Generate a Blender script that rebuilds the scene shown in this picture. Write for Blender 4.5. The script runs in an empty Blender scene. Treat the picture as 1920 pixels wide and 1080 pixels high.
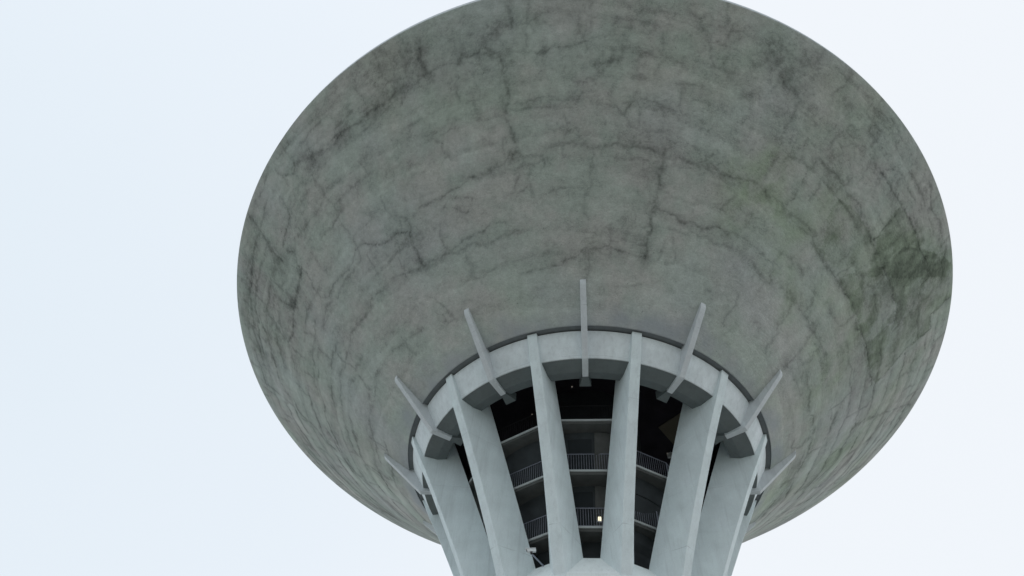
import bpy, bmesh, math, random
import numpy as np
from mathutils import Matrix, Vector
random.seed(7)
scene = bpy.context.scene
col = scene.collection

# ------------------------------------------------------------------ camera
FPX, PITCH, YAW, ROLL, DIST = 1301.635, 1.0071899, -0.17777, 0.107673, 30.3344
fw = Vector((math.sin(YAW)*math.cos(PITCH), math.cos(YAW)*math.cos(PITCH), math.sin(PITCH)))
rt = Vector((math.cos(YAW), -math.sin(YAW), 0)); up = rt.cross(fw)
r2 = math.cos(ROLL)*rt + math.sin(ROLL)*up; u2 = -math.sin(ROLL)*rt + math.cos(ROLL)*up
cd = bpy.data.cameras.new('camera'); cam = bpy.data.objects.new('camera', cd); col.objects.link(cam)
cd.sensor_width = 36; cd.lens = FPX/1920*36; cd.clip_end = 3000; cd.clip_start = .1
M = Matrix(((r2.x, u2.x, -fw.x, 0), (r2.y, u2.y, -fw.y, -DIST), (r2.z, u2.z, -fw.z, 0), (0, 0, 0, 1)))
cam.matrix_world = M
scene.camera = cam

# ------------------------------------------------------------------ sky and light (overcast)
SUN_EL, SUN_AZ = math.radians(55), math.radians(200)
w = bpy.data.worlds.new('World'); scene.world = w; w.use_nodes = True
nt = w.node_tree; nt.nodes.clear(); N = nt.nodes.new; L = nt.links.new
sky = N('ShaderNodeTexSky'); sky.sky_type = 'NISHITA'; sky.sun_disc = False
sky.sun_elevation = SUN_EL; sky.sun_rotation = SUN_AZ; sky.air_density = 1.5; sky.dust_density = 5
hs = N('ShaderNodeHueSaturation'); hs.inputs['Saturation'].default_value = .35
L(sky.outputs[0], hs.inputs['Color'])
# the cloud layer: an almost even pale sheet, a little duller on one side
tc = N('ShaderNodeTexCoord')
mp = N('ShaderNodeMapping'); mp.inputs['Scale'].default_value = (1, 1, 1)
L(tc.outputs['Generated'], mp.inputs[0])
nz = N('ShaderNodeTexNoise'); nz.inputs['Scale'].default_value = 1.1; nz.inputs['Detail'].default_value = 3; nz.inputs['Roughness'].default_value = .45
L(mp.outputs[0], nz.inputs['Vector'])
sx = N('ShaderNodeSeparateXYZ'); L(tc.outputs['Generated'], sx.inputs[0])
m1 = N('ShaderNodeMath'); m1.operation = 'MULTIPLY_ADD'; m1.inputs[1].default_value = .55; m1.inputs[2].default_value = .42
L(sx.outputs['X'], m1.inputs[0])
m2 = N('ShaderNodeMath'); m2.operation = 'MULTIPLY_ADD'; m2.inputs[1].default_value = .55; m2.inputs[2].default_value = -.22
L(nz.outputs[0], m2.inputs[0])
m3 = N('ShaderNodeMath'); m3.operation = 'ADD'; L(m1.outputs[0], m3.inputs[0]); L(m2.outputs[0], m3.inputs[1])
cr = N('ShaderNodeValToRGB'); cr.color_ramp.elements[0].position = .0; cr.color_ramp.elements[1].position = .62
cr.color_ramp.elements[0].color = (.685, .760, .828, 1); cr.color_ramp.elements[1].color = (.785, .822, .866, 1)
e_ = cr.color_ramp.elements.new(.3); e_.color = (.728, .788, .852, 1)
L(m3.outputs[0], cr.inputs[0])
mul = N('ShaderNodeVectorMath'); mul.operation = 'SCALE'; mul.inputs['Scale'].default_value = 10.0
L(cr.outputs[0], mul.inputs[0])
# thicker, brighter cloud towards the far horizon; duller low down on the near side
sm = lambda v, a, b, c, d: (lambda x: (setattr(x, 'interpolation_type', 'SMOOTHSTEP'), [x.inputs[i].__setattr__('default_value', q) for i, q in zip((1, 2, 3, 4), (a, b, c, d))], L(v, x.inputs[0]), x.outputs[0])[-1])(N('ShaderNodeMapRange'))
low = sm(sx.outputs['Z'], .10, .44, 1, 0); fary = sm(sx.outputs['Y'], -.8, 0, -.25, 1.45)
mm = N('ShaderNodeMath'); mm.operation = 'MULTIPLY_ADD'; mm.inputs[2].default_value = 10.0
mm2 = N('ShaderNodeMath'); mm2.operation = 'MULTIPLY'; mm2.inputs[1].default_value = 10.0; L(fary, mm2.inputs[0])
L(low, mm.inputs[0]); L(mm2.outputs[0], mm.inputs[1]); L(mm.outputs[0], mul.inputs['Scale'])
mx = N('ShaderNodeMixRGB'); mx.inputs[0].default_value = .94
L(hs.outputs[0], mx.inputs[1]); L(mul.outputs[0], mx.inputs[2])
bg = N('ShaderNodeBackground'); bg.inputs['Strength'].default_value = .1
wo = N('ShaderNodeOutputWorld'); L(mx.outputs[0], bg.inputs[0]); L(bg.outputs[0], wo.inputs[0])
sd = bpy.data.lights.new('sun', 'SUN'); sd.energy = .6; sd.angle = math.radians(30); sd.color = (1, .96, .9)
so = bpy.data.objects.new('sun', sd); col.objects.link(so)
sdir = Vector((math.sin(SUN_AZ)*math.cos(SUN_EL), math.cos(SUN_AZ)*math.cos(SUN_EL), math.sin(SUN_EL)))
so.rotation_euler = sdir.to_track_quat('Z', 'Y').to_euler(); so.location = (0, -60, 80)
vs = scene.view_settings; vs.view_transform = 'Standard'; vs.look = 'None'; vs.exposure = 0.22; vs.gamma = 1; vs.use_curve_mapping = False
scene.render.engine = 'CYCLES'
scene.cycles.max_bounces = 8; scene.cycles.diffuse_bounces = 5

# ------------------------------------------------------------------ materials
class Mat:
    def __init__(s, name, rough=.9):
        s.m = bpy.data.materials.new(name); s.m.use_nodes = True; s.nt = s.m.node_tree
        s.b = s.nt.nodes['Principled BSDF']; s.b.inputs['Roughness'].default_value = rough
        s.b.inputs['Specular IOR Level'].default_value = .2
        s.co = s.nt.nodes.new('ShaderNodeTexCoord')
    def n(s, t, **k):
        x = s.nt.nodes.new(t)
        for a, v in k.items(): setattr(x, a, v)
        return x
    def l(s, a, b): s.nt.links.new(a, b)
    def noise(s, scale, detail=4, rough=.55, stretch=(1, 1, 1), dist=0):
        m = s.n('ShaderNodeMapping'); m.inputs['Scale'].default_value = stretch
        s.l(s.co.outputs['Object'], m.inputs[0])
        x = s.n('ShaderNodeTexNoise'); x.inputs['Scale'].default_value = scale
        x.inputs['Detail'].default_value = detail; x.inputs['Roughness'].default_value = rough; x.inputs['Distortion'].default_value = dist
        s.l(m.outputs[0], x.inputs['Vector']); return x.outputs[0]
    def remap(s, v, a, b, c, d, clamp=True):
        x = s.n('ShaderNodeMapRange'); x.clamp = clamp
        for i, q in zip((1, 2, 3, 4), (a, b, c, d)): x.inputs[i].default_value = q
        s.l(v, x.inputs[0]); return x.outputs[0]
    def math(s, op, a, b=None):
        x = s.n('ShaderNodeMath', operation=op)
        for i, q in enumerate((a, b)):
            if q is None: continue
            if isinstance(q, (int, float)): x.inputs[i].default_value = q
            else: s.l(q, x.inputs[i])
        return x.outputs[0]
    def mix(s, f, a, b, blend='MIX'):
        x = s.n('ShaderNodeMixRGB', blend_type=blend)
        for i, q in enumerate((f, a, b)):
            if isinstance(q, (int, float)): x.inputs[i].default_value = q
            elif isinstance(q, tuple): x.inputs[i].default_value = (*q, 1) if len(q) == 3 else q
            else: s.l(q, x.inputs[i])
        return x.outputs[0]
    def scale(s, c, f):
        x = s.n('ShaderNodeVectorMath', operation='SCALE')
        if isinstance(c, tuple): x.inputs[0].default_value = c
        else: s.l(c, x.inputs[0])
        if isinstance(f, (int, float)): x.inputs['Scale'].default_value = f
        else: s.l(f, x.inputs['Scale'])
        return x.outputs[0]
    def color(s, c):
        if isinstance(c, tuple): s.b.inputs['Base Color'].default_value = (*c, 1)
        else: s.l(c, s.b.inputs['Base Color'])
    def bump(s, h, strength=.3, dist=.02):
        x = s.n('ShaderNodeBump'); x.inputs['Strength'].default_value = strength; x.inputs['Distance'].default_value = dist
        s.l(h, x.inputs['Height']); s.l(x.outputs[0], s.b.inputs['Normal'])

def painted(name, base, var=.12, joints=()):
    """weathered masonry paint on concrete: cloudy tone, faint runs, hairline casting joints"""
    m = Mat(name, .8)
    f = m.remap(m.noise(.9, 5, .6), .3, .7, 1-var, 1+var)
    g = m.remap(m.noise(2.2, 4, .6, (1.6, 1.6, .18)), .3, .7, 1-var*.55, 1+var*.5)
    h = m.remap(m.noise(24, 3, .6), .3, .7, .96, 1.04)
    f = m.math('MULTIPLY', m.math('MULTIPLY', f, g), h)
    # small dark scuffs
    k = m.remap(m.noise(4.5, 8, .75), .6, .76, 1, .90)
    st = m.remap(m.noise(5, 4, .6, (1, 1, .07)), .52, .68, 1, .91); f = m.math('MULTIPLY', f, st)
    f = m.math('MULTIPLY', f, k)
    sp = m.n('ShaderNodeSeparateXYZ'); m.l(m.co.outputs['Object'], sp.inputs[0])
    wob = m.remap(m.noise(1.3, 2), 0, 1, -.09, .09)
    zz = m.math('ADD', sp.outputs['Z'], wob)
    for zj, a in joints:
        d = m.math('ABSOLUTE', m.math('SUBTRACT', zz, zj))
        ln = m.remap(d, .008, .022, a, 1)
        gate = m.remap(m.noise(.8, 2, .5, (1, 1, 3)), .42, .5, 0, 1)
        ln = m.math('ADD', m.math('MULTIPLY', m.math('SUBTRACT', ln, 1), gate), 1)
        f = m.math('MULTIPLY', f, ln)
    tint = m.mix(m.noise(.6, 3), tuple(base), (base[0]*.97, base[1]*1.01, base[2]*.985))
    m.color(m.scale(tint, f))
    m.bump(m.noise(14, 5, .65), .25, .012)
    return m.m

PAINT = (.70, .765, .795)
M_beam = painted('painted_beam', (.71, .755, .79), .10, ((27.22, .9),))
M_colm = painted('painted_column', PAINT, .07, ((25.25, .90), (27.3, .93), (19.95, .80), (22.6, .96)))
M_brk = painted('painted_bracket', (.62, .645, .68), .08, ((28.75, .8),))
M_sof = painted('shaded_soffit_paint', (.155, .175, .18), .08)  # underside shade put into the colour of beam soffit and bracket feet
M_collar = painted('painted_collar', (.76, .81, .83), .06)

def dull(name, base, var=.2, sc=1.5):
    m = Mat(name, .9)
    f = m.remap(m.noise(sc, 5, .6), .3, .7, 1-var, 1+var)
    m.color(m.scale(base, f)); m.bump(m.noise(18, 4, .6), .2, .01); return m.m
M_core = dull('shaded_core_concrete', (.045, .052, .056))  # darkness inside is put into the low colours of core, landings, ceiling
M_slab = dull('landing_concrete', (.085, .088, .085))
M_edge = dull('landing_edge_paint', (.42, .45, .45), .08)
M_ceil = dull('shaded_ceiling_plaster', (.022, .020, .026), .3, .8)
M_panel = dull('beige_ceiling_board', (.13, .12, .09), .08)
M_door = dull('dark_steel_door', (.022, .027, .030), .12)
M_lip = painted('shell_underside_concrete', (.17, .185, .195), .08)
M_rim = painted('rim_fascia_paint', (.46, .50, .54), .08)
M_roof = dull('roof_membrane', (.3, .3, .29))
def metal(name, c, rough=.45, met=.6):
    m = Mat(name, rough); m.b.inputs['Metallic'].default_value = met
    f = m.remap(m.noise(9, 3), .3, .7, .88, 1.1); m.color(m.scale(c, f)); return m.m
M_rail = metal('galvanised_steel', (.30, .32, .38), .5, .3)
M_cam = metal('white_enamel', (.72, .74, .75), .35, 0)
M_dark = metal('black_plastic_and_shaded_rail', (.03, .03, .032), .3, 0)
def emit(name, c, s):
    m = Mat(name); m.color((.8, .8, .8)); m.b.inputs['Emission Color'].default_value = (*c, 1); m.b.inputs['Emission Strength'].default_value = s; return m.m
M_lit = emit('lit_diffuser', (1, .90, .62), 1.0)
M_dim = emit('dim_bulb', (1, .85, .7), .10)

# ------------------------------------------------------------------ helpers
def tag(o, label=None, cat=None, group=None, kind=None):
    if label: o['label'] = label
    if cat: o['category'] = cat
    if group: o['group'] = group
    if kind: o['kind'] = kind
    return o
def mesh_obj(name, verts, faces, mat, parent=None, smooth=False):
    me = bpy.data.meshes.new(name); me.from_pydata([tuple(v) for v in verts], [], faces); me.update()
    bm = bmesh.new(); bm.from_mesh(me); bmesh.ops.recalc_face_normals(bm, faces=bm.faces); bm.to_mesh(me); bm.free()
    me.materials.append(mat)
    if smooth:
        for p in me.polygons: p.use_smooth = True
    o = bpy.data.objects.new(name, me); col.objects.link(o)
    if parent: o.parent = parent
    return o
def empty(name, loc=(0, 0, 0)):
    o = bpy.data.objects.new(name, None); col.objects.link(o); o.location = loc; return o
DA = 1.2278
def pol(R, az, z, lat=0.):
    a = math.radians(az)
    return (R*math.sin(a)+lat*math.cos(a), -R*math.cos(a)+lat*math.sin(a), z)
def revolve(name, prof, mat, parent, n=288, closed=True, sharp=True):
    """closed (R,z) profile spun round the axis"""
    V = []; F = []; k = len(prof)
    for i in range(n):
        for (R, z) in prof: V.append(pol(R, 360*i/n, z))
    for i in range(n):
        j = (i+1) % n
        for a in range(k if closed else k-1):
            b = (a+1) % k
            F.append((i*k+a, j*k+a, j*k+b, i*k+b))
    o = mesh_obj(name, V, F, mat, parent, smooth=True)
    me = o.data
    if sharp:
        bm = bmesh.new(); bm.from_mesh(me)
        for e in bm.edges:
            if len(e.link_faces) == 2 and e.calc_face_angle(0) > math.radians(20): e.smooth = False
        bm.to_mesh(me); bm.free()
    return o
class MB:
    def __init__(s): s.V = []; s.F = []
    def box(s, c, ax, ay, az, hx, hy, hz):
        c = Vector(c); b = len(s.V)
        for i in (-1, 1):
            for j in (-1, 1):
                for k in (-1, 1): s.V.append(c+ax*hx*i+ay*hy*j+az*hz*k)
        s.F += [tuple(b+q for q in f) for f in ((0, 1, 3, 2), (4, 6, 7, 5), (0, 4, 5, 1), (2, 3, 7, 6), (0, 2, 6, 4), (1, 5, 7, 3))]
    def bar(s, a, b, r, n=8):
        a = Vector(a); b = Vector(b); d = (b-a).normalized(); u = d.orthogonal().normalized(); v = d.cross(u); k = len(s.V)
        for p in (a, b):
            for i in range(n): s.V.append(p+(u*math.cos(2*math.pi*i/n)+v*math.sin(2*math.pi*i/n))*r)
        for i in range(n):
            j = (i+1) % n; s.F.append((k+i, k+j, k+n+j, k+n+i))
        s.F.append(tuple(k+i for i in range(n))[::-1]); s.F.append(tuple(k+n+i for i in range(n)))
    def build(s, name, mat, parent=None, smooth=False): return mesh_obj(name, s.V, s.F, mat, parent, smooth)
def bevel(o, w, seg=2):
    b = o.modifiers.new('bevel', 'BEVEL'); b.width = w; b.segments = seg; b.limit_method = 'ANGLE'; b.angle_limit = math.radians(30)

# ------------------------------------------------------------------ ground
g = []
NG = 24
mg = Mat('short_grass_and_gravel', .95)
gm = mg.remap(mg.noise(.03, 4, .5), .35, .65, 0, 1)
mg.color(mg.mix(gm, (.15, .17, .13), (.28, .28, .255)))
mg.bump(mg.noise(3, 5, .6), .4, .05)
V = []; F = []
S = 1500
for i in range(NG+1):
    for j in range(NG+1):
        x = -S+2*S*i/NG; y = -S+2*S*j/NG
        V.append((x, y, -1.6))
for i in range(NG):
    for j in range(NG):
        a = i*(NG+1)+j; F.append((a, a+NG+1, a+NG+2, a+1))
ground = mesh_obj('ground', V, F, mg.m); tag(ground, kind='structure')
# unseen paved apron, kept pale and wide to bounce light up at the tank
mp_ = Mat('pale_bounce_paving', .9)
br = mp_.n('ShaderNodeTexBrick'); br.inputs['Scale'].default_value = 1.0; br.inputs['Brick Width'].default_value = .6; br.inputs['Row Height'].default_value = .4; br.inputs['Mortar Size'].default_value = .012
br.inputs['Color1'].default_value = (.42, .41, .395, 1); br.inputs['Color2'].default_value = (.37, .36, .35, 1); br.inputs['Mortar'].default_value = (.2, .2, .19, 1)
mp_.l(mp_.co.outputs['Object'], br.inputs['Vector'])
mp_.color(mp_.scale(br.outputs[0], mp_.remap(mp_.noise(.5, 5), .3, .7, .8, 1.12)))
pv = revolve('bounce_paving', [(0.5, -1.592), (42, -1.592)], mp_.m, None, 96, closed=False); tag(pv, kind='structure')

# ------------------------------------------------------------------ the tower
tower = empty('water_tower', (0, 0, -1.6))
tag(tower, 'huge grey concrete water tower with a stained conical tank on slanting fins', 'water tower')
class P_: pass
parts_root = tower
def P(o):                       # parent to the tower, keeping world coordinates
    o.parent = tower; o.matrix_parent_inverse = Matrix.Translation((0, 0, 1.6)); return o

# --- tank shell: a dense cone whose stains are stored as a colour attribute
R0, Z0, R1, Z1 = 10.29, 28.39, 24.40, 39.47
KS = (Z1-Z0)/(R1-R0); SL = math.hypot(1, KS)
NA, NS = 1800, 250
az = np.linspace(0, 360, NA, endpoint=False); rr = np.linspace(R0, R1, NS)
AZ, RR = np.meshgrid(az, rr)                        # NS x NA
A_ = np.radians(AZ); X = RR*np.sin(A_); Y = -RR*np.cos(A_); Z = Z0+(RR-R0)*KS
rng = np.random.default_rng(11)
def vnoise(x, y, seed):
    """smooth value noise on a hashed lattice"""
    xi = np.floor(x).astype(np.int64); yi = np.floor(y).astype(np.int64); xf = x-xi; yf = y-yi
    def h(a, b):
        n = (a*374761393 + b*668265263 + seed*974711) & 0xffffffff
        n = ((n ^ (n >> 13))*1274126177) & 0xffffffff
        n = n ^ (n >> 16)
        return (n & 0xffff)/65535.0
    sx_ = xf*xf*(3-2*xf); sy_ = yf*yf*(3-2*yf)
    return (h(xi, yi)*(1-sx_)+h(xi+1, yi)*sx_)*(1-sy_)+(h(xi, yi+1)*(1-sx_)+h(xi+1, yi+1)*sx_)*sy_
def fbm(x, y, seed, octv=5, g=.55):
    s = 0; a = 1; t = 0
    for o in range(octv):
        s = s+a*vnoise(x*2**o+17.3*o, y*2**o-9.1*o, seed+o); t += a; a *= g
    return s/t
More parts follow.
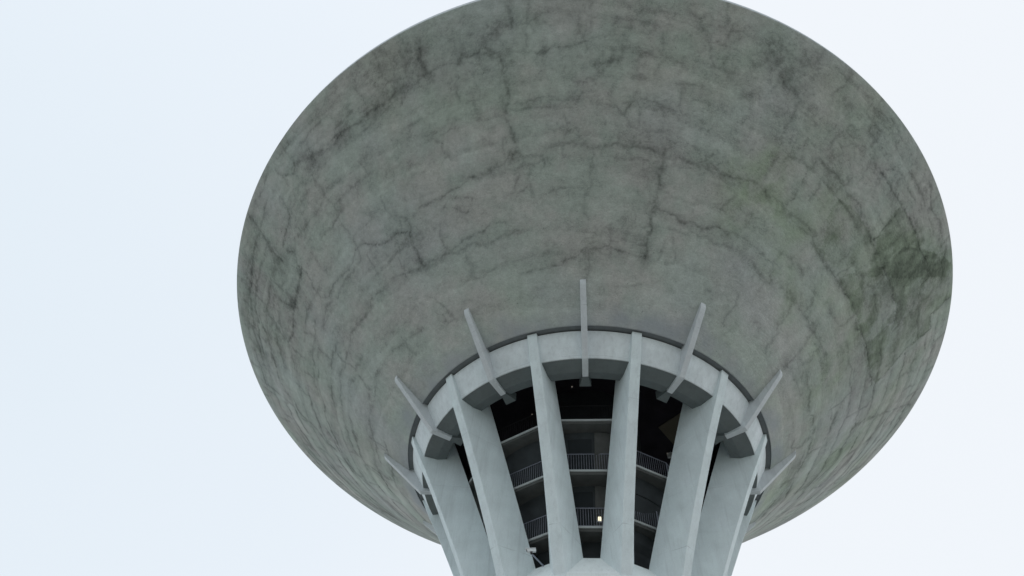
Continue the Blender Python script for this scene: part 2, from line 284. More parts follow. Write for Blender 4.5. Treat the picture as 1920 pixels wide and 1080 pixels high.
# unrolled cone: distances on it are true distances on the shell
UF = 1/SL                                            # sector angle factor
SLD = RR*SL
AZs = np.where(AZ > 180, AZ-360, AZ)
TH = np.radians(AZs)*UF
PX = SLD*np.sin(TH); PY = SLD*np.cos(TH)
wa = .30
wx = PX+(fbm(X*.9, Y*.9, 1, 4)-.5)*wa*2+(fbm(X*4, Y*4, 2, 3, .7)-.5)*.22
wy = PY+(fbm(X*.9, Y*.9, 5, 4)-.5)*wa*2+(fbm(X*4, Y*4, 6, 3, .7)-.5)*.22
soft = np.clip((fbm(X*1.4, Y*1.4, 30, 4)-.5)*3.2+1.0, .35, 1.5)
brk = np.clip((fbm(X*2.6, Y*2.6, 33, 4, .65)-.5)*2.2+1.0, .5, 1.5)
crack = np.zeros_like(RR); green = np.zeros_like(RR); tone = np.zeros_like(RR)
LINES = [[0.25,0.6,[[-20.3,23.27],[-21.0,22.8],[-20.5,22.13],[-22.8,21.97],[-25.5,22.02],[-26.4,21.9],[-28.6,21.9],[-30.4,21.95],[-32.9,21.9],[-35.8,22.04],[-38.5,22.18]]],[0.25,0.6,[[-35.9,21.99],[-38.4,21.98],[-40.8,22.06],[-42.3,22.3],[-44.1,22.72],[-46.2,23.05],[-47.6,22.77],[-49.4,23.28]]],[0.22,0.5,[[-20.5,22.13],[-17.9,22.11],[-15.7,22.08],[-14.7,22.28],[-12.8,22.2],[-11.7,22.51],[-11.3,22.84]]],[0.2,0.5,[[-26.2,24.17],[-26.4,23.32],[-26.3,22.69],[-26.5,21.99]]],[0.1,0.35,[[-13.8,21.69],[-13.6,21.08],[-13.1,20.43],[-13.5,19.93]]],[0.15,0.35,[[-17.2,19.74],[-19.4,19.67],[-21.6,19.6],[-23.9,19.68]]],[0.25,0.3,[[-29.9,24.13],[-31.9,24.1],[-35.1,24.08],[-37.6,23.58],[-39.4,23.45]]],[0.3,0.3,[[-21.9,24.32],[-22.3,23.93],[-21.3,23.3]]],[0.3,0.6,[[-7.4,23.76],[-7.5,23.53],[-7.5,22.94],[-9.4,22.85],[-11.0,22.69],[-11.7,22.46],[-11.1,22.16],[-9.6,21.74],[-9.4,21.08],[-9.4,20.49],[-9.4,19.79],[-10.1,19.03],[-9.7,18.54],[-9.4,18.01]]],[0.25,0.6,[[-13.6,22.22],[-12.4,22.28],[-11.3,22.54]]],[0.18,0.5,[[-5.7,21.6],[-3.3,21.65],[-1.6,21.68],[0.4,21.74],[2.3,21.91],[4.1,22.04],[7.4,22.15]]],[0.2,0.4,[[-4.1,23.14],[-3.8,22.84],[-2.3,22.77]]],[0.2,0.35,[[1.6,23.06],[1.6,22.43],[1.2,21.92]]],[0.3,0.5,[[4.3,20.82],[5.6,21.0],[6.7,21.23],[7.8,21.25]]],[0.2,0.4,[[6.2,21.68],[6.9,21.24]]],[0.15,0.5,[[10.3,21.49],[12.2,21.53],[14.4,21.45],[16.0,21.37]]],[0.25,0.4,[[11.7,22.69],[12.7,22.5],[13.2,22.13],[13.2,21.78]]],[0.2,0.45,[[15.5,23.72],[15.6,23.43],[17.1,23.31],[17.7,22.89],[19.6,22.64],[19.8,22.07],[20.6,21.79]]],[0.15,0.4,[[-8.4,19.56],[-7.1,19.71],[-5.1,19.7],[-3.0,19.76],[-0.7,19.41],[0.9,19.61],[2.2,19.71]]],[0.12,0.55,[[4.4,19.33],[7.0,19.33],[7.2,19.05],[8.3,18.91],[9.0,18.53]]],[0.15,0.5,[[8.3,18.91],[9.1,19.2],[9.6,19.44],[10.9,19.62],[13.0,19.64],[15.2,19.27]]],[0.15,0.35,[[9.0,18.53],[10.4,18.34],[13.6,18.38]]],[0.12,0.4,[[-1.2,18.81],[-0.5,18.4]]],[0.12,0.3,[[4.7,22.87],[8.2,22.8],[11.7,22.77],[13.8,22.79]]],[0.15,0.4,[[19.3,22.97],[19.4,22.62],[19.9,22.2],[20.0,21.79]]],[0.15,0.35,[[19.6,22.64],[21.9,22.81],[24.0,23.24]]],[0.5,0.4,[[27.1,23.28],[28.8,23.03],[30.0,22.72],[29.9,22.32],[31.7,22.1],[33.1,21.94]]],[0.2,0.45,[[39.5,24.18],[39.3,23.58],[38.4,22.96],[38.6,22.72]]],[0.2,0.45,[[25.9,20.68],[27.1,20.46],[27.0,20.27]]],[0.15,0.35,[[25.9,20.68],[27.5,21.18],[27.6,21.87]]],[0.15,0.45,[[45.5,23.76],[48.1,23.97],[50.3,23.92],[51.9,23.76]]],[0.15,0.35,[[38.4,21.4],[39.7,21.58],[40.9,21.5]]],[0.15,0.35,[[42.8,21.98],[43.0,22.39],[44.4,22.43]]],[0.3,0.3,[[34.4,24.29],[33.9,23.58],[31.7,23.12]]],[0.25,0.65,[[-59.5,24.19],[-60.1,23.22],[-60.5,22.3],[-61.2,21.48],[-60.9,20.81]]],[0.25,0.55,[[-60.1,23.22],[-63.6,23.16],[-66.1,23.07],[-69.0,23.02]]],[0.12,0.5,[[-52.0,22.0],[-52.9,21.66],[-55.5,21.39],[-58.1,21.26]]],[0.15,0.6,[[-58.2,20.89],[-57.5,20.34],[-58.9,19.9],[-58.9,19.1]]],[0.1,0.35,[[-53.9,21.33],[-53.4,20.85],[-53.2,20.16]]],[0.2,0.4,[[-51.1,24.1],[-53.5,23.92],[-55.4,23.88],[-57.5,24.0]]],[0.2,0.4,[[-45.4,21.76],[-48.0,22.01],[-50.4,22.25]]],[0.15,0.45,[[-35.3,19.73],[-37.0,19.7],[-39.5,19.79],[-41.6,19.71],[-43.8,19.88]]],[0.15,0.75,[[-33.7,17.25],[-32.6,17.01],[-32.6,16.72],[-33.4,16.42],[-35.8,16.57],[-39.0,16.66],[-41.9,16.99],[-43.3,17.21],[-45.8,17.26],[-48.9,17.12],[-51.7,17.24]]],[0.12,0.55,[[-49.4,17.13],[-52.4,17.22],[-56.6,17.19],[-58.3,17.28],[-59.7,17.65],[-59.4,18.35],[-58.9,19.1],[-58.6,19.6]]],[0.2,0.65,[[-33.4,16.42],[-33.9,15.95],[-33.5,15.57],[-33.8,15.07],[-33.5,14.77]]],[0.2,0.55,[[-30.7,16.84],[-29.2,16.97],[-27.9,17.0],[-24.8,16.75],[-21.8,16.87],[-18.6,17.05],[-16.3,17.03],[-14.7,17.09]]],[0.1,0.55,[[-25.0,16.29],[-23.8,16.47],[-21.0,16.43],[-19.0,16.34],[-19.2,16.04],[-20.8,15.82],[-23.2,16.13],[-25.0,16.29]]],[0.15,0.55,[[-17.2,14.95],[-19.1,14.85],[-21.4,14.74],[-24.0,14.71],[-26.2,14.56],[-28.9,14.58],[-33.5,14.77],[-36.5,14.82],[-40.1,14.98]]],[0.25,0.5,[[-33.9,14.63],[-37.9,14.88],[-40.8,15.02],[-43.7,15.11],[-46.6,15.14],[-49.5,15.21],[-52.2,15.07],[-55.1,15.15],[-57.6,15.24],[-61.8,15.18],[-65.4,15.08],[-70.0,15.12],[-74.4,15.19],[-80.4,15.29]]],[0.15,0.4,[[-49.6,15.86],[-48.8,15.35]]],[0.25,0.6,[[-18.6,17.05],[-16.0,17.07],[-14.3,17.21],[-12.4,17.21],[-10.5,17.44],[-9.5,17.56]]],[0.3,0.5,[[-9.5,17.56],[-9.3,18.17]]],[0.15,0.55,[[-9.5,17.56],[-8.5,17.28],[-6.6,17.25],[-5.1,17.19],[-4.6,16.84],[-5.8,16.58]]],[0.12,0.4,[[-8.5,17.28],[-9.5,16.82],[-10.5,16.2],[-10.9,16.05],[-13.1,16.12]]],[0.12,0.4,[[-10.9,16.05],[-9.4,15.97],[-8.2,16.2]]],[0.2,0.5,[[-3.8,17.51],[-1.5,17.51],[1.8,17.6],[3.6,17.42],[6.2,17.49],[7.5,17.62],[9.6,17.52],[12.7,17.56],[14.5,17.5],[15.5,17.38]]],[0.15,0.4,[[2.5,17.48],[3.8,17.09]]],[0.35,0.65,[[15.4,17.59],[15.3,17.03],[15.2,16.47],[15.4,15.87],[15.6,15.33],[15.0,14.98],[14.9,14.43],[14.5,13.87],[14.8,13.18]]],[0.25,0.6,[[15.6,17.32],[17.7,17.27],[19.8,17.34],[21.8,17.25]]],[0.2,0.65,[[21.6,17.41],[22.6,17.66],[24.2,17.56],[25.6,17.39],[26.7,17.32]]],[0.2,0.55,[[22.4,17.64],[23.9,17.59],[25.6,17.39],[27.7,17.36],[30.1,17.52],[32.1,17.66],[33.8,17.62],[35.9,17.46],[37.8,17.41],[38.8,17.5],[40.6,17.31],[44.1,17.28],[48.5,17.36],[50.0,17.07],[52.1,16.89],[56.0,16.93]]],[0.2,0.6,[[15.8,15.29],[17.8,15.21],[20.0,15.1],[21.1,14.89],[24.1,14.97],[28.0,15.22],[30.1,15.22]]],[0.15,0.5,[[25.6,15.08],[28.3,15.24],[31.2,15.3],[34.5,15.24],[39.5,15.14],[42.8,15.05]]],[0.15,0.55,[[14.8,13.12],[13.0,13.23],[10.8,13.39],[7.4,13.49],[4.5,13.36],[2.2,13.26],[-0.1,13.0],[-1.9,12.97],[-3.0,12.66],[-6.3,12.65],[-8.8,12.72],[-11.4,12.62],[-12.8,12.54]]],[0.1,0.4,[[-22.4,13.13],[-27.3,13.19]]],[0.1,0.4,[[-22.0,14.73],[-20.0,14.86],[-17.3,14.9],[-13.9,14.91]]],[0.25,0.35,[[18.2,13.91],[18.1,13.19]]],[0.15,0.5,[[41.3,20.13],[40.5,19.43],[40.0,18.73],[40.2,17.98],[39.8,17.64],[38.8,17.5]]],[0.25,0.45,[[41.1,20.09],[42.7,20.6],[42.3,20.88]]],[0.25,0.65,[[41.4,20.08],[44.4,20.13],[46.6,19.95],[48.4,19.84],[50.4,19.94],[52.5,19.69],[55.5,19.65],[58.1,19.53],[60.7,19.39],[63.9,19.45],[66.8,19.63]]],[0.22,0.6,[[50.3,21.85],[53.4,22.01],[55.8,21.83],[58.1,21.88],[62.0,22.03],[65.2,22.13],[69.1,22.14],[72.7,22.45]]],[0.15,0.55,[[58.3,21.84],[58.5,21.02],[58.5,20.23],[58.2,19.73]]],[0.12,0.45,[[52.0,22.27],[53.4,22.69],[55.1,22.81],[58.7,22.78],[62.3,22.79]]],[0.12,0.5,[[60.7,24.0],[63.6,23.6],[67.6,23.88],[69.4,23.59]]],[0.15,0.5,[[71.5,24.01],[73.3,23.57],[73.1,23.0]]],[0.12,0.35,[[46.7,22.03],[49.5,22.01],[50.3,21.85]]],[0.1,0.4,[[29.2,17.09],[30.0,17.42],[31.3,17.63]]],[0.12,0.4,[[54.3,20.48],[56.3,20.46],[57.8,20.48]]],[0.25,0.45,[[48.1,14.74],[51.3,14.68],[55.5,14.6],[58.4,14.65],[61.0,14.77],[61.3,14.24],[62.0,13.56],[61.6,12.84],[61.7,12.54]]],[0.2,0.35,[[62.6,12.53],[67.2,12.58],[73.2,12.57]]],[0.15,0.55,[[53.5,16.8],[57.4,16.86],[61.1,16.89],[65.5,16.95],[69.1,16.91],[72.8,17.07],[77.6,17.2],[83.3,17.43],[87.4,17.81]]],[0.35,0.6,[[63.9,19.45],[67.7,19.64],[72.8,19.68],[76.1,19.55]]],[0.12,0.5,[[72.0,22.49],[73.8,22.4],[74.1,21.82],[76.3,21.31]]],[0.15,0.35,[[31.3,12.75],[33.7,12.82],[36.1,12.79]]],[0.15,0.35,[[45.2,12.53],[47.0,12.68],[48.9,12.38]]],[0.12,0.5,[[81.0,24.42],[81.7,22.53],[84.8,22.58],[84.7,20.92],[85.4,19.81],[86.7,19.1],[87.5,18.14]]],[0.3,0.45,[[-68.2,23.06],[-72.5,23.05],[-76.5,22.96],[-80.7,22.91],[-83.1,22.56],[-87.4,22.63]]],[0.25,0.6,[[-58.6,19.71],[-62.0,19.39],[-66.1,19.36],[-68.5,19.32],[-73.2,19.27],[-75.9,19.61]]],[0.35,0.6,[[-68.4,20.37],[-67.7,19.37]]],[0.25,0.5,[[-76.3,22.06],[-79.8,21.42],[-83.2,21.26],[-88.4,21.13],[-92.6,20.63]]],[0.2,0.4,[[-65.5,17.73],[-70.2,17.45],[-75.2,17.43],[-80.5,17.38],[-85.5,17.15]]],[0.2,0.45,[[-92.0,23.66],[-93.0,22.39],[-93.9,20.56]]],[0.12,0.45,[[-42.1,12.53],[-47.9,12.71],[-54.2,12.9],[-58.6,12.98],[-63.6,13.02],[-68.3,12.91],[-74.2,12.98]]],[0.12,0.4,[[-49.9,13.54],[-53.6,13.6]]],[0.1,0.4,[[-36.7,12.65],[-35.1,12.35],[-35.4,12.13]]],[0.12,0.35,[[-29.3,12.45],[-26.9,12.31]]],[0.2,0.5,[[-92.0,20.27],[-95.0,20.21],[-96.8,18.89],[-100.9,18.25],[-103.3,16.56]]],[0.25,0.45,[[-94.0,17.45],[-99.5,17.09],[-105.2,17.04],[-109.9,16.53],[-114.4,15.59],[-122.0,14.6]]],[0.2,0.4,[[-80.1,15.18],[-86.4,15.18],[-95.2,15.19],[-100.3,14.37],[-103.3,13.11]]],[0.12,0.4,[[-73.8,13.09],[-81.2,13.05],[-87.9,12.73],[-90.5,12.75],[-95.2,12.75]]],[0.25,0.5,[[-104.2,21.66],[-111.1,20.88],[-116.5,20.23],[-123.8,20.53],[-128.2,18.64]]],[0.25,0.45,[[-104.2,23.96],[-106.3,23.29],[-115.0,24.28],[-118.6,22.83],[-124.2,22.88],[-127.1,20.15]]],[0.1,0.4,[[-87.4,11.91],[-86.7,12.68]]],[0.35,0.4,[[102.4,23.88],[100.0,21.05],[97.1,18.05],[97.3,17.25]]],[0.25,0.4,[[85.2,15.5],[88.1,14.89],[92.8,14.62],[100.3,14.99]]],[0.25,0.4,[[102.5,20.91],[107.1,19.95],[108.0,18.12],[113.6,18.13],[117.3,17.01]]],[0.3,0.45,[[95.0,12.83],[100.8,12.77],[107.7,12.56],[115.1,12.27],[122.0,12.45]]],[0.3,0.45,[[117.3,23.54],[119.0,20.77],[123.4,19.12],[124.6,15.58],[130.6,15.03]]],[0.2,0.4,[[106.8,17.2],[112.6,16.47],[113.4,13.92],[117.4,13.18]]]]
BLOBS = [[-10.5,17.44,0.45,0.5,0.1],[3.4,13.63,0.6,0.45,0.2],[9.7,14.5,0.45,0.35,0.0],[9.9,13.64,0.8,0.2,0.0],[14.8,13.18,0.35,0.5,0.0],[-21.4,13.32,0.25,0.35,0.0],[-4.1,23.14,0.4,0.4,0.1],[-3.3,21.65,0.25,0.4,0.0],[6.7,21.23,0.45,0.45,0.0],[4.7,20.82,0.35,0.4,0.0],[0.5,19.61,0.4,0.4,0.0],[9.8,23.3,0.5,0.35,0.0],[-11.5,22.74,0.45,0.4,0.0],[1.8,22.54,0.35,0.3,0.1],[9.8,19.5,0.35,0.35,0.0],[28.4,22.98,0.9,0.45,0.0],[31.3,22.04,0.8,0.4,0.0],[31.7,23.39,0.9,0.25,0.0],[41.2,22.88,0.7,0.35,0.0],[46.5,22.73,0.9,0.3,0.0],[34.2,23.65,0.5,0.3,0.0],[21.4,23.42,1.2,0.15,0.0],[-20.5,22.13,0.5,0.5,0.0],[-25.9,22.09,0.5,0.45,0.0],[-35.8,22.04,0.6,0.45,0.0],[-29.7,21.89,0.6,0.35,0.0],[-14.7,22.39,0.5,0.3,0.0],[-19.8,25.07,1.2,0.15,0.0],[-21.2,23.47,0.9,0.25,0.0],[-42.8,22.37,0.6,0.4,0.0],[-63.2,21.37,0.7,0.3,0.1],[-38.3,18.14,0.3,0.3,0.0],[-26.4,19.58,0.35,0.3,0.0],[-66.9,19.65,0.6,0.5,0.0],[-79.2,24.01,0.9,0.35,0.0],[-84.2,22.54,0.9,0.35,0.1],[28.2,17.76,0.9,0.0,0.25],[33.0,18.21,1.1,0.0,0.45],[32.0,16.91,1.3,0.0,0.5],[35.9,18.87,1.2,0.0,0.3],[38.9,16.93,1.3,0.0,0.45],[30.0,15.62,0.8,0.0,0.3],[47.8,19.19,0.9,0.0,0.45],[46.2,18.28,0.8,0.0,0.25],[50.3,17.21,0.5,0.5,0.6],[51.3,17.86,0.5,0.3,0.5],[43.6,16.98,1.2,0.0,0.35],[42.6,15.1,1.0,0.0,0.3],[62.6,19.96,1.0,0.35,0.6],[66.6,22.39,0.9,0.3,0.6],[65.5,20.97,1.2,0.2,0.5],[33.8,19.0,0.35,0.4,0.3],[32.7,19.16,0.5,0.1,0.4],[57.1,19.41,0.5,0.3,0.0],[71.8,22.62,1.2,0.3,0.6],[46.4,14.96,0.8,0.1,0.3],[51.3,14.25,1.0,0.0,0.4],[57.4,15.82,1.0,0.0,0.35],[64.6,14.06,1.2,0.0,0.3],[69.6,16.36,1.2,0.0,0.35],[74.6,15.08,1.3,0.0,0.35],[74.8,13.72,1.6,0.0,0.3],[94.1,20.05,1.6,0.05,0.3],[88.1,21.78,1.2,0.0,0.3],[58.6,16.97,0.35,0.45,0.2],[60.8,12.55,0.4,0.45,0.0],[60.7,14.71,0.35,0.4,0.0],[63.5,17.5,1.0,0.25,0.5],[70.0,17.66,1.0,0.25,0.45],[77.0,18.04,1.0,0.25,0.45],[80.8,17.49,0.8,0.2,0.4],[63.8,11.1,1.2,0.05,0.3],[47.4,12.47,0.5,0.2,0.0],[104.2,16.71,2.0,0.0,0.35],[99.7,18.43,2.0,0.05,0.3],[105.1,12.26,1.8,0.1,0.4],[90.5,13.18,1.5,0.0,0.3],[86.1,10.27,1.2,0.0,0.3],[-79.3,21.15,1.5,0.1,0.2],[-82.5,17.91,2.0,0.0,0.15],[-54.4,15.78,1.0,0.0,-0.1]]
POLYS = [[0.35,0.7,[[63.9,19.45],[64.5,21.1],[69.6,22.78],[75.5,24.45],[81.0,24.42],[81.7,22.53],[84.8,22.58],[84.7,20.92],[85.4,19.81],[86.7,19.1],[87.5,18.14],[78.3,18.02],[75.5,18.4],[76.4,19.44],[73.1,19.56],[68.6,19.55]]],[0.28,0.4,[[56.7,17.01],[63.9,19.45],[68.6,19.55],[75.8,19.45],[75.5,18.4],[78.3,18.02],[87.5,18.14],[84.5,17.46],[77.6,17.2],[72.8,17.07],[65.5,16.95],[61.1,16.89]]],[0.22,0.45,[[58.5,19.8],[58.3,21.84],[62.6,22.05],[69.1,22.14],[71.3,23.33],[72.6,24.54],[78.1,24.57],[66.8,19.63],[60.9,19.46]]],[0.18,0.35,[[49.5,17.55],[47.8,18.25],[47.6,19.28],[51.3,19.69],[55.5,19.65],[60.7,19.39],[65.6,19.34],[57.9,17.21],[51.6,17.01]]]]
POLYS = [(d*1.5, g*.85, q) for d, g, q in POLYS]
def flat(azd, R):
    if azd > 180: azd -= 360
    t = math.radians(azd)*UF; return R*SL*math.sin(t), R*SL*math.cos(t)
for w_, d_, pts in LINES:
    w_ = w_*.8
    d_ *= 1.3 if abs((pts[0][0]+180) % 360-180) > 50 else 1.0
    q = [flat(*p) for p in pts]
    for (x0, y0), (x1, y1) in zip(q[:-1], q[1:]):
        if math.hypot(x1-x0, y1-y0) > 14: continue
        pad = 2.2
        m = (wx > min(x0, x1)-pad) & (wx < max(x0, x1)+pad) & (wy > min(y0, y1)-pad) & (wy < max(y0, y1)+pad)
        if not m.any(): continue
        px = wx[m]; py = wy[m]; dx = x1-x0; dy = y1-y0; l2 = dx*dx+dy*dy+1e-9
        t = np.clip(((px-x0)*dx+(py-y0)*dy)/l2, 0, 1); dd = np.hypot(px-x0-t*dx, py-y0-t*dy)
        s = soft[m]
        v = d_*(.42*np.exp(-(dd/(w_*.38*s))**2)*brk[m]**.5+.60*np.exp(-dd/(w_*2.1*s))*brk[m])
        crack[m] = np.maximum(crack[m], v)
for a0, R_, r_, d_, g_ in BLOBS:
    x0, y0 = flat(a0, R_)
    dd = np.hypot(wx-x0, wy-y0)/r_
    v = np.exp(-dd**2)*np.clip(soft, .4, 1.5)
    tone = tone+d_*v; green = green+g_*v
for d_, g_, pts in POLYS:
    q = [flat(*p) for p in pts]
    m = np.zeros(RR.shape, bool)
    wxx = PX+(fbm(X*3, Y*3, 51, 3)-.5)*.35; wyy = PY+(fbm(X*3, Y*3, 52, 3)-.5)*.35
    for (x0, y0), (x1, y1) in zip(q, q[1:]+q[:1]):
        c = ((y0 > wyy) != (y1 > wyy)) & (wxx < (x1-x0)*(wyy-y0)/((y1-y0) if abs(y1-y0) > 1e-9 else 1e-9)+x0)
        m ^= c
    v = m*np.clip(soft*.6+.3, .25, 1.1)
    tone = tone+d_*v; green = green+g_*v
# casting rings and joints left by the formwork
side = np.clip((np.abs(AZs)-35)/70, 0, 1)
wr = RR+(fbm(X*.40, Y*.40, 61, 4)-.5)*.9+(fbm(X*3, Y*3, 63, 3, .65)-.5)*.28
for k, rk in enumerate([11.9, 13.2, 14.5, 15.8, 17.0, 18.2, 19.3, 20.4, 21.4, 22.4, 23.3]):
    gate = np.clip((fbm(X*.33+k*9.7, Y*.33, 70+k, 3)-.46)*7, 0, 1)
    d = np.abs(wr-rk)*SL
    v = (.30+.28*side)*np.clip(gate+.6*side, 0, 1)*(.65*np.exp(-(d/.09)**2)+.6*np.exp(-d/.4))
    crack = np.maximum(crack, v*np.clip(soft, .5, 1.2))
    # radial joints of this ring
    nj = int(2*math.pi*rk/3.4); off = rng.uniform(0, 360/nj)
    azw = AZs+(fbm(X*1.2, Y*1.2, 90+k, 4)-.5)*60/rk
    jitter = (np.floor((azw+off+400)/(360/nj)).astype(np.int64)*7919 + k*104729) % 97/97.0
    da_ = (((azw+off+400) % (360/nj))-(360/nj)*(.3+.4*jitter))
    dj = np.abs(np.radians(da_)*RR)
    inr = (wr > rk) & (wr < rk+1.25) & (jitter > .42)
    v = (.30+.10*side)*inr*(.8*np.exp(-(dj/.10)**2)+.5*np.exp(-dj/.35))
    crack = np.maximum(crack, v)
# fine worm-like crazing, strongest on the weathered right flank
cz = np.abs(fbm(X*2.2, Y*2.2, 120, 4, .6)-.5)
craz = np.exp(-(cz/.018)**2)
right = np.clip((AZs-25)/45, 0, 1)*np.clip((150-AZs)/40, 0, 1)*np.clip((RR-16)/6, .15, 1)
left = np.clip((-AZs-40)/40, 0, 1)*.45*np.clip((RR-16)/6, .1, 1)
upz = .35*np.clip((RR-19)/4, 0, 1)
pat = np.clip((fbm(X*.5, Y*.5, 130, 4)-.42)*4, 0, 1)
tone = tone+craz*.34*np.clip(right+left+upz, 0, 1)*(.35+.65*pat)
# downhill streaks on the far flanks
st = fbm(AZs*.55, RR*.5, 140, 5, .65)
far = np.clip((np.abs(AZs)-60)/50, 0, 1)
cs = fbm(AZs*.07+40+wr*.2, wr*1.15+AZs*.02, 141, 4, .6)
tone = tone+(cs-.5)*1.7*far
# broad cloudiness
big = fbm(X*.22, Y*.22, 150, 4)-.5; mid = fbm(X*.8, Y*.8, 160, 5, .62)-.5
# each cast panel took the weather a little differently
pr = np.floor((wr-11.9)/1.22).astype(np.int64); pcell = np.floor((AZs+400+(fbm(X*.9, Y*.9, 195, 4)-.5)*110/RR+pr*13.7)*RR/200).astype(np.int64)
ph = ((pr*7919+pcell*104729) % 1009)/1009.-.5
fine = fbm(X*2.4, Y*2.4, 165, 5, .7)-.5
rag = np.clip((fbm(X*1.1+50, Y*1.1, 166, 5, .66)-.54)*7, 0, 1)          # ragged darker growth
upper = np.clip((RR-14)/7, 0, 1); far_ = np.clip((np.abs(AZs)-60)/50, 0, 1)
calm = 1-.45*far_
tone = tone+big*.40+mid*(.26+.28*upper)*calm+fine*(.18+.34*upper)*calm+ph*(.26+.08*side)+rag*(.03+.12*upper)*calm
# tide marks: damp patches with one crisp dark edge that fade inwards, drawn out along the casting rings
U_ = np.radians(AZs)*17+(fbm(X*1.3, Y*1.3, 205, 4, .6)-.5)*1.6; V_ = RR*SL+(fbm(X*1.3, Y*1.3, 206, 4, .6)-.5)*1.2
for sd_, fu, fv, am in ((210, .16, .42, .30), (220, .34, .62, .24), (230, .10, .85, .30)):
    g_ = fbm(U_*fu, V_*fv, sd_, 3, .5)
    gt = np.clip((fbm(X*.4, Y*.4, sd_+5, 3)-.40)*5, 0, 1)
    for th in (.40, .50, .60):
        e = g_-th
        tone = tone+am*gt*(.45+.35*upper+.35*side)*np.where(e > 0, np.exp(-e/.035), np.exp(e/.004))
green = green+np.clip((fbm(X*.3, Y*.3, 170, 4)-.5)*2.2, 0, .5)*(.35+.65*np.clip((AZs-20)/60, 0, 1))
tone = tone+np.clip(green, 0, 1)*(mid)*.5
# the strip next to the ring beam was painted over, with a ragged end
edge = R0+.55+(fbm(X*.5, Y*.5, 180, 4)-.5)*1.6
paint = np.clip((edge-RR)/.7+.5, 0, 1)*np.clip(.75+(fbm(X*.9, Y*.9, 181, 3)-.5)*2, .2, 1)
rimb = np.clip((RR-(R1-.45)+(fbm(X*2, Y*2, 190, 3)-.5)*.3)/.2, 0, 1)
tone = tone*(1-.6*rimb)
crack = np.clip(crack*(1-.75*paint), 0, 1); green = np.clip(green, 0, 1); tone = np.clip(tone*(1-.75*paint)*.5+.32, 0, 1)
# small relief so the plaster is not a perfect cone
disp = (mid*.05+big*.10-crack*.02)*np.clip((RR-R0)/.6, 0, 1)*np.clip((R1-RR)/.4, 0, 1)
nx_, nz_ = KS/SL, -1/SL
Xd = X+disp*nx_*np.sin(A_); Yd = Y-disp*nx_*np.cos(A_); Zd = Z+disp*nz_
co_ = np.stack([Xd, Yd, Zd], -1).reshape(-1, 3)
idx = np.arange(NS*NA).reshape(NS, NA); nxt = np.roll(idx, -1, 1)
fc = np.stack([idx[:-1], idx[1:], nxt[1:], nxt[:-1]], -1).reshape(-1, 4)
# close the shell: fascia, roof inner lip, back down inside, underside lip
extra = [(R1+.03, Z1+.36), (R1-.25, Z1+.40), (R1-.6, Z1+.10), (12.2, 30.45), (9.95, 28.95), (9.95, 28.47), (R0-.02, 28.47)]
ev = []; base = NS*NA
for (R, z) in extra:
    a = np.radians(az); ev.append(np.stack([R*np.sin(a), -R*np.cos(a), np.full(NA, z)], -1))
allv = np.concatenate([co_]+ev); ring = [idx[-1]]+[np.arange(NA)+base+i*NA for i in range(len(extra))]+[idx[0]]
fs = [fc]; mats = [np.zeros(len(fc), int)]
for i, (a, b) in enumerate(zip(ring[:-1], ring[1:])):
    f = np.stack([a, b, np.roll(b, -1), np.roll(a, -1)], -1); fs.append(f); mats.append(np.full(len(f), 1 if i in (0, 1) else 2))
fc = np.concatenate(fs); mats = np.concatenate(mats)
me = bpy.data.meshes.new('tank_shell')
me.vertices.add(len(allv)); me.vertices.foreach_set('co', allv.astype(np.float32).ravel())
me.loops.add(fc.size); me.loops.foreach_set('vertex_index', fc.astype(np.int32).ravel())
me.polygons.add(len(fc)); me.polygons.foreach_set('loop_start', np.arange(0, fc.size, 4, dtype=np.int32))
me.polygons.foreach_set('material_index', mats.astype(np.int32))
me.polygons.foreach_set('use_smooth', (mats == 0))
me.update(calc_edges=True); me.validate()
ca = me.color_attributes.new('stain', 'FLOAT_COLOR', 'POINT')
cdat = np.zeros((len(allv), 4), np.float32)
cdat[:base, 0] = crack.ravel(); cdat[:base, 1] = green.ravel(); cdat[:base, 2] = tone.ravel(); cdat[:base, 3] = 1-.999*paint.ravel()
ca.data.foreach_set('color', cdat.ravel())
ga = me.attributes.new('grain', 'FLOAT', 'POINT'); gd = np.ones(len(allv), np.float32); gd[:base] = (1-.7*far_).ravel(); ga.data.foreach_set('value', gd)

mb = Mat('stained_tank_concrete', .95)
at = mb.n('ShaderNodeAttribute', attribute_name='stain'); sc_ = mb.n('ShaderNodeSeparateColor'); mb.l(at.outputs['Color'], sc_.inputs[0])
cR, cG, cB = sc_.outputs[0], sc_.outputs[1], sc_.outputs[2]; pA = mb.math('SUBTRACT', 1, at.outputs['Alpha'])
BASE = (.375, .395, .375)
hue = mb.mix(mb.remap(mb.noise(.35, 5, .6), .4, .6, 0, 1), (.348, .390, .360), (.378, .384, .368))
hue = mb.mix(mb.remap(mb.noise(.16, 3, .5), .45, .65, 0, .5), hue, (.36, .39, .40))
hue = mb.mix(mb.math('MULTIPLY', cG, .75), hue, (.275, .345, .250))
f = mb.remap(cB, 0, 1, 1.64, .54)
f0_ = f; f = mb.remap(mb.noise(2.6, 7, .72), .3, .7, .88, 1.12)
f = mb.math('MULTIPLY', f, mb.remap(mb.noise(13, 5, .7), .3, .7, .90, 1.10))
cr2 = mb.math('MULTIPLY', cR, mb.remap(mb.noise(5.5, 5, .7), .3, .7, .55, 1.35))
f0_ = mb.math('MULTIPLY', f0_, mb.remap(cr2, 0, 1, 1, .30))
act = mb.remap(cB, .22, .62, .12, 1)
sp1 = mb.remap(mb.noise(2.9, 9, .80, dist=.3), .50, .60, 0, 1)
f = mb.math('MULTIPLY', f, mb.math('SUBTRACT', 1, mb.math('MULTIPLY', mb.math('MULTIPLY', sp1, act), .26)))
vn = mb.math('ABSOLUTE', mb.math('SUBTRACT', mb.noise(1.25, 7, .68), .5))
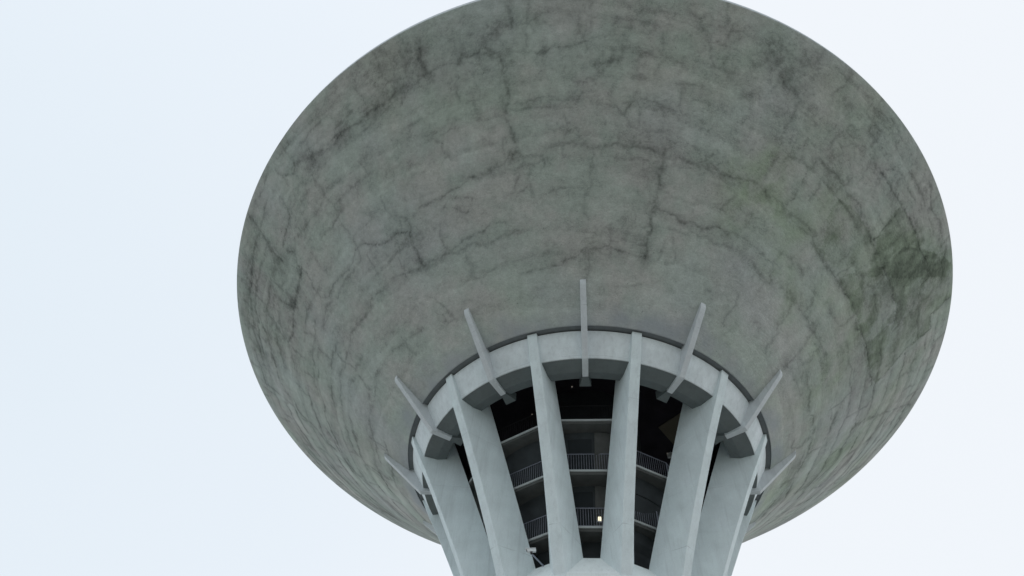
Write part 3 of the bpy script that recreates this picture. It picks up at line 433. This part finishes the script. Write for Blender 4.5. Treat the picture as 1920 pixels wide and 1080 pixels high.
vn = mb.math('MULTIPLY', mb.remap(vn, .002, .022, 1, 0), act)
f = mb.math('MULTIPLY', f, mb.math('SUBTRACT', 1, mb.math('MULTIPLY', vn, .22)))
f = mb.math('MULTIPLY', f, mb.remap(mb.noise(22, 4, .75), .3, .7, .86, 1.13))
lt = mb.remap(mb.noise(8, 5, .7, (1, 1, 5)), .66, .72, 1, 1.22); f = mb.math('MULTIPLY', f, lt)
# pinholes and pits
pit = mb.remap(mb.noise(7.5, 2, .5), .735, .76, 1, .62); f = mb.math('MULTIPLY', f, pit)
gr = mb.n('ShaderNodeAttribute', attribute_name='grain').outputs['Fac']
f = mb.math('ADD', mb.math('MULTIPLY', mb.math('SUBTRACT', f, 1), gr), 1)
f = mb.math('MULTIPLY', f, f0_)
c = mb.scale(hue, f)
c = mb.mix(mb.math('MULTIPLY', pA, .72), c, (.325, .352, .392))
mb.color(c)
bh = mb.math('ADD', mb.noise(6, 6, .65), mb.math('MULTIPLY', mb.noise(2.2, 4, .6, (1, 1, 6)), .8))
mb.bump(bh, .55, .05)
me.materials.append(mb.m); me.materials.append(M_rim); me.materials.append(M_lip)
tank = bpy.data.objects.new('tank_shell', me); col.objects.link(tank); P(tank)
P(revolve('roof', [(0.01, 44.4), (6, 43.6), (14, 41.8), (R1-.7, Z1+.18), (R1-.7, Z1+.05), (14, 41.6), (6, 43.4), (0.01, 44.2)], M_roof, None, 96))
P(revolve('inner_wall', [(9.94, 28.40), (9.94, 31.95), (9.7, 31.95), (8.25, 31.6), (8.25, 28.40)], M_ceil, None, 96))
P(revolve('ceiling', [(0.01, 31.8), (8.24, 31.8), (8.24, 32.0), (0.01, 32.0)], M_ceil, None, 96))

# --- ring beam
rb = P(revolve('ring_beam', [(10.0, 28.36), (9.27, 27.11), (9.0, 27.06), (8.7, 28.36)], M_beam, None, 360))
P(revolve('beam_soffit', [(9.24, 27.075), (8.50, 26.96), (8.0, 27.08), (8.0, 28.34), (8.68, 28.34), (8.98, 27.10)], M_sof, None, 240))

# --- columns: tapering radial plates, wedge-shaped in plan, curved in elevation
def Rout(z):
    t = (z-24)/5; r = -.136*t**3+.023*t*t+2.413*t+7.961
    return r+.05*max(0, min(1, (z-27)/1.4))+.10*max(0, min(1, (z-25.5)/1.5))
def Rin(z):
    t = (z-24)/5
    return .04*t*t+1.955*t+6.01
def column_mesh(a):
    zs = [17.75, 18.0, 18.6, 19.3, 20, 21, 22, 23, 24, 25, 26, 27.0, 27.6, 28.2, 28.405]
    V = []; F = []
    for z in zs:
        ro = Rout(max(z, 18.0)) if z > 18 else Rout(18.0); ri = Rin(z); wi = .564-.211*(z-24)/5; wo_ = .252
        dz = 0
        if z > 28.3: dz = 0
        # outer face, soft arris, inner face
        c = .02
        sec = [(ro-c, -wo_), (ro, -wo_+c), (ro, wo_-c), (ro-c, wo_), (ri, wi), (ri, -wi)]
        for R, l in sec: V.append(pol(R, a, z, l))
    k = 6
    for i in range(len(zs)-1):
        for j in range(k):
            q = (j+1) % k; F.append((i*k+j, i*k+q, (i+1)*k+q, (i+1)*k+j))
    F.append(tuple(range(k))[::-1]); F.append(tuple((len(zs)-1)*k+j for j in range(k)))
    return V, F
cv, cf = column_mesh(0)
col0 = P(mesh_obj('column', cv, cf, M_colm))
def spin(o, deg):
    o.rotation_euler = (0, 0, math.radians(deg)); return o
cols = [spin(col0, -15+DA)]
for k in range(1, 12):
    c2 = col0.copy(); col.objects.link(c2); c2.parent = tower; c2.matrix_parent_inverse = col0.matrix_parent_inverse; spin(c2, -15+DA+30*k)

# --- brackets under the shell, one between each pair of columns
def bracket_mesh():
    prof = [(12.16, 30.05), (12.07, 29.62), (11.99, 29.50), (10.19, 27.64), (9.42, 26.86), (8.30, 26.84), (8.30, 27.12), (9.15, 27.25), (9.55, 27.75), (9.9, 28.7), (11.0, 29.15)]
    h = .15; V = [pol(R, 0, z, -h) for R, z in prof]+[pol(R, 0, z, h) for R, z in prof]; n = len(prof)
    F = [tuple(range(n)), tuple(range(n, 2*n))[::-1]]+[(i, (i+1) % n, n+(i+1) % n, n+i) for i in range(n)]
    return V, F
bv, bf = bracket_mesh()
b0 = P(mesh_obj('bracket', bv, bf, M_brk)); bevel(b0, .012, 1)
# flared foot on the inside of the beam (sub-part)
fv = [pol(8.29, 0, 26.88, -.13), pol(8.29, 0, 26.88, .13), pol(7.60, 0, 26.94, .30), pol(7.60, 0, 26.94, -.30),
      pol(8.29, 0, 27.25, -.13), pol(8.29, 0, 27.25, .13), pol(7.60, 0, 27.5, .30), pol(7.60, 0, 27.5, -.30)]
ff = [(0, 1, 2, 3), (7, 6, 5, 4), (0, 4, 5, 1), (1, 5, 6, 2), (2, 6, 7, 3), (3, 7, 4, 0)]
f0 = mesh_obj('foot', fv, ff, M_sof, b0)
spin(b0, DA)
for k in range(1, 12):
    c2 = b0.copy(); col.objects.link(c2); c2.parent = tower; c2.matrix_parent_inverse = b0.matrix_parent_inverse; spin(c2, DA+30*k)
    f2 = f0.copy(); col.objects.link(f2); f2.parent = c2

# --- collar at the foot of the columns and the stem below it: twelve flats
def ngon(ap, z, halfw=.26):
    """twelve long flats with a short flat under each column"""
    out = []
    for k in range(12):
        a = DA-15+30*k
        R = ap/math.cos(math.radians(15))
        out.append(pol(R-.06, a, z, -halfw)); out.append(pol(R-.06, a, z, halfw))
    return out
V = []; F = []
levels = [(3.0, 19.38), (4.33, 19.39), (5.15, 18.06), (5.14, 17.45)]
for ap, z in levels: V += ngon(ap, z)
for i in range(len(levels)-1):
    for j in range(24):
        q = (j+1) % 24; F.append((i*24+j, i*24+q, (i+1)*24+q, (i+1)*24+j))
F.append(tuple(range(24)))
P(mesh_obj('collar', V, F, M_collar))
V = []; F = []
levels = [(5.06, 17.46), (4.75, 16.0), (4.6, 8.0), (4.9, 2.0), (5.4, -1.6)]
for ap, z in levels: V += ngon(ap, z)
for i in range(len(levels)-1):
    for j in range(24):
        q = (j+1) % 24; F.append((i*24+j, i*24+q, (i+1)*24+q, (i+1)*24+j))
F.append(tuple(range(24))[::-1])
P(mesh_obj('stem', V, F, M_collar))

# --- stair core: a dark cone that steps in storey by storey, wider at the top
def sector(name, a0, a1, prof, mat, parent=None, n=None):
    """closed (R,z) profile swept from azimuth a0 to a1"""
    n = n or max(2, int((a1-a0)/2.5)); V = []; F = []; k = len(prof)
    for i in range(n+1):
        for R, z in prof: V.append(pol(R, a0+(a1-a0)*i/n, z))
    for i in range(n):
        for j in range(k):
            q = (j+1) % k; F.append((i*k+j, (i+1)*k+j, (i+1)*k+q, i*k+q))
    F.append(tuple(range(k))); F.append(tuple(n*k+j for j in range(k))[::-1])
    return mesh_obj(name, V, F, mat, parent)
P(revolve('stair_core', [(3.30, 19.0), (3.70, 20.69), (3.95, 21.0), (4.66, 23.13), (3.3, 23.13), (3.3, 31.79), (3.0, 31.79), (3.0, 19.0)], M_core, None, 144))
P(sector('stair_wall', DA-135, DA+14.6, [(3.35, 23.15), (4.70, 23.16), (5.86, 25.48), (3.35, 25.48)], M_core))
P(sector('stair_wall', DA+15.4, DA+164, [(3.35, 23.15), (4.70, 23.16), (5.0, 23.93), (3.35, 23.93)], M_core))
# paler pier at the right of the centre bay, door leaf beside it
for (ra, za, rb, zb) in ((4.70, 23.16, 5.86, 25.48), (3.95, 21.0, 4.66, 23.13)):
    t = lambda f: (ra+(rb-ra)*f, za+(zb-za)*f)
    (r0, z0), (r1, z1) = t(.02), t(.985)
    P(sector('wall_pier', DA+3.6, DA+14.4, [(r0+.002, z0), (r0+.09, z0), (r1+.09, z1), (r1+.002, z1)], M_slab))
    (r1, z1) = t(.86)
    P(sector('door', DA-9.5, DA+2.2, [(r0+.002, z0), (r0+.05, z0), (r1+.05, z1), (r1+.002, z1)], M_door))

# --- landings with railings: one straight flight edge to each bay, just inside the columns
def landing(k, r, z, rail_mat, thick=.25):
    a = math.radians(DA+30*k); n = Vector((math.sin(a), -math.cos(a), 0)); t = Vector((math.cos(a), math.sin(a), 0)); u = Vector((0, 0, 1))
    half = r*math.tan(math.radians(15))-.01; ri = r-1.15; hi = ri*math.tan(math.radians(15))-.01
    mbs = MB(); mbe = MB(); mbr = MB()
    for zz in (z-.02, z-.02-thick):
        for (rr_, h_) in ((r-.05, half), (ri, hi)):
            for sg in (-1, 1): mbs.V.append(n*rr_+t*h_*sg+u*zz)
    mbs.F = [(0, 1, 3, 2), (4, 6, 7, 5), (0, 4, 5, 1), (1, 5, 7, 3), (3, 7, 6, 2), (2, 6, 4, 0)]
    mbe.box(n*(r-.024)+u*(z-.055), t, n, u, half, .024, .055)
    rc = n*(r-.10)
    mbr.box(rc+u*(z+1.08), t, n, u, half-.02, .018, .014)
    mbr.box(rc+u*(z+.08), t, n, u, half-.02, .010, .010)
    nb = int(2*half/.125)
    for i in range(nb+1):
        s = -half+.05+(2*half-.10)*i/nb
        mbr.box(rc+t*s+u*(z+.58), t, n, u, .0065, .0065, .5)
    for s in (-half+.03, half-.03): mbr.box(rc+t*s+u*(z+.53), t, n, u, .009, .009, .54)
    o = P(mbs.build('landing', M_slab)); mbe.build('edge_trim', M_edge, o); mbr.build('railing', rail_mat, o)
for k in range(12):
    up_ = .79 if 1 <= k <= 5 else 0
    if not up_: landing(k, 6.50, 25.77, M_dark)  # top railing near-black: deep shade put into its colour
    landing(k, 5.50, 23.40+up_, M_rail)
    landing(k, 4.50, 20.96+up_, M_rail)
# beige board on the ceiling over the right-hand bay
pn = MB(); V = [(4.50, -.15), (5.83, -1.28), (7.3, .5), (5.56, 1.45)]
pv_ = [(x, y, 31.74) for x, y in V]+[(x, y, 31.79) for x, y in V]
P(mesh_obj('ceiling_board', pv_, [(0, 1, 2, 3), (7, 6, 5, 4), (0, 4, 5, 1), (1, 5, 6, 2), (2, 6, 7, 3), (3, 7, 4, 0)], M_panel))

# ------------------------------------------------------------------ fittings (things of their own)
def wall_lamp():
    a = 7.3; z = 21.6
    root = empty('wall_lamp', pol(4.17, a, z))
    tag(root, 'small lit lamp behind the lowest railing between the two front columns', 'lamp')
    e = math.radians(a); n = Vector((math.sin(e), -math.cos(e), 0)); t = Vector((math.cos(e), math.sin(e), 0)); u = Vector((0, 0, 1))
    m = MB(); m.box(n*.02, t, n, u, .12, .03, .18); o = m.build('housing', M_rail, root)
    m = MB(); m.box(n*.075, t, n, u, .075, .024, .12); o = m.build('diffuser', M_lit, root); bevel(o, .02)
wall_lamp()
def downlight(x, y, label, s=.07):
    root = empty('ceiling_light', (x, y, 31.79)); tag(root, label, 'ceiling light')
    m = MB(); m.bar((0, 0, 0), (0, 0, -.09), s, 20); m.build('housing', M_dark, root)
    m = MB(); m.bar((0, 0, -.088), (0, 0, -.115), s*.6, 20); m.build('diffuser', M_dim, root)
downlight(-.6, -3.6, 'tiny dim light on the dark ceiling between the two front columns')
downlight(-3.1, -1.5, 'faint tiny light above the top landing left of the left front column')
def floodlight():
    root = empty('floodlight', (5.3, 1.9, 31.79)); tag(root, 'small grey floodlight under the ceiling below the beige board', 'floodlight')
    u = Vector((0, 0, 1)); d = Vector((-.25, -.9, -.35)).normalized(); s = d.cross(u).normalized(); v = s.cross(d)
    c = Vector((0, 0, -.35))
    m = MB(); m.bar((0, 0, 0), (0, 0, -.3), .025); m.build('bracket_arm', M_rail, root)
    m = MB(); m.box(c, s, d, v, .24, .08, .16); o = m.build('housing', M_cam, root); bevel(o, .02)
    m = MB(); m.bar(c+d*.07+s*.2+v*.12, c+d*.1+s*.2+v*.12, .035, 12); m.build('lens', M_dim, root)
floodlight()
def cctv():
    base = Vector(pol(4.30, -27.6, 19.40)); head = Vector((-2.50, -4.66, 19.52))
    root = empty('security_camera', base); tag(root, 'white security camera on a short grey pole above the collar, left bay', 'security camera')
    h = head-base
    m = MB(); m.bar((0, 0, -.05), h+Vector((0.02, .04, -.12)), .035, 12); m.build('pole', M_rail, root)
    m = MB(); m.box(h+Vector((0, 0, -.085)), Vector((1, 0, 0)), Vector((0, 1, 0)), Vector((0, 0, 1)), .05, .05, .045); m.build('mount', M_dark, root)
    d = Vector((-.93, -.25, -.22)).normalized(); s = d.cross(Vector((0, 0, 1))).normalized(); v = s.cross(d)
    m = MB(); m.box(h+v*.03, s, d, v, .065, .20, .07); o = m.build('housing', M_cam, root); bevel(o, .02)
    m = MB(); m.box(h+v*.112-d*(-.03), s, d, v, .08, .23, .008); m.build('sunshield', M_cam, root)
    m = MB(); m.bar(h+v*.03+d*.195, h+v*.03+d*.215, .045, 16); m.build('lens', M_dark, root)
cctv()
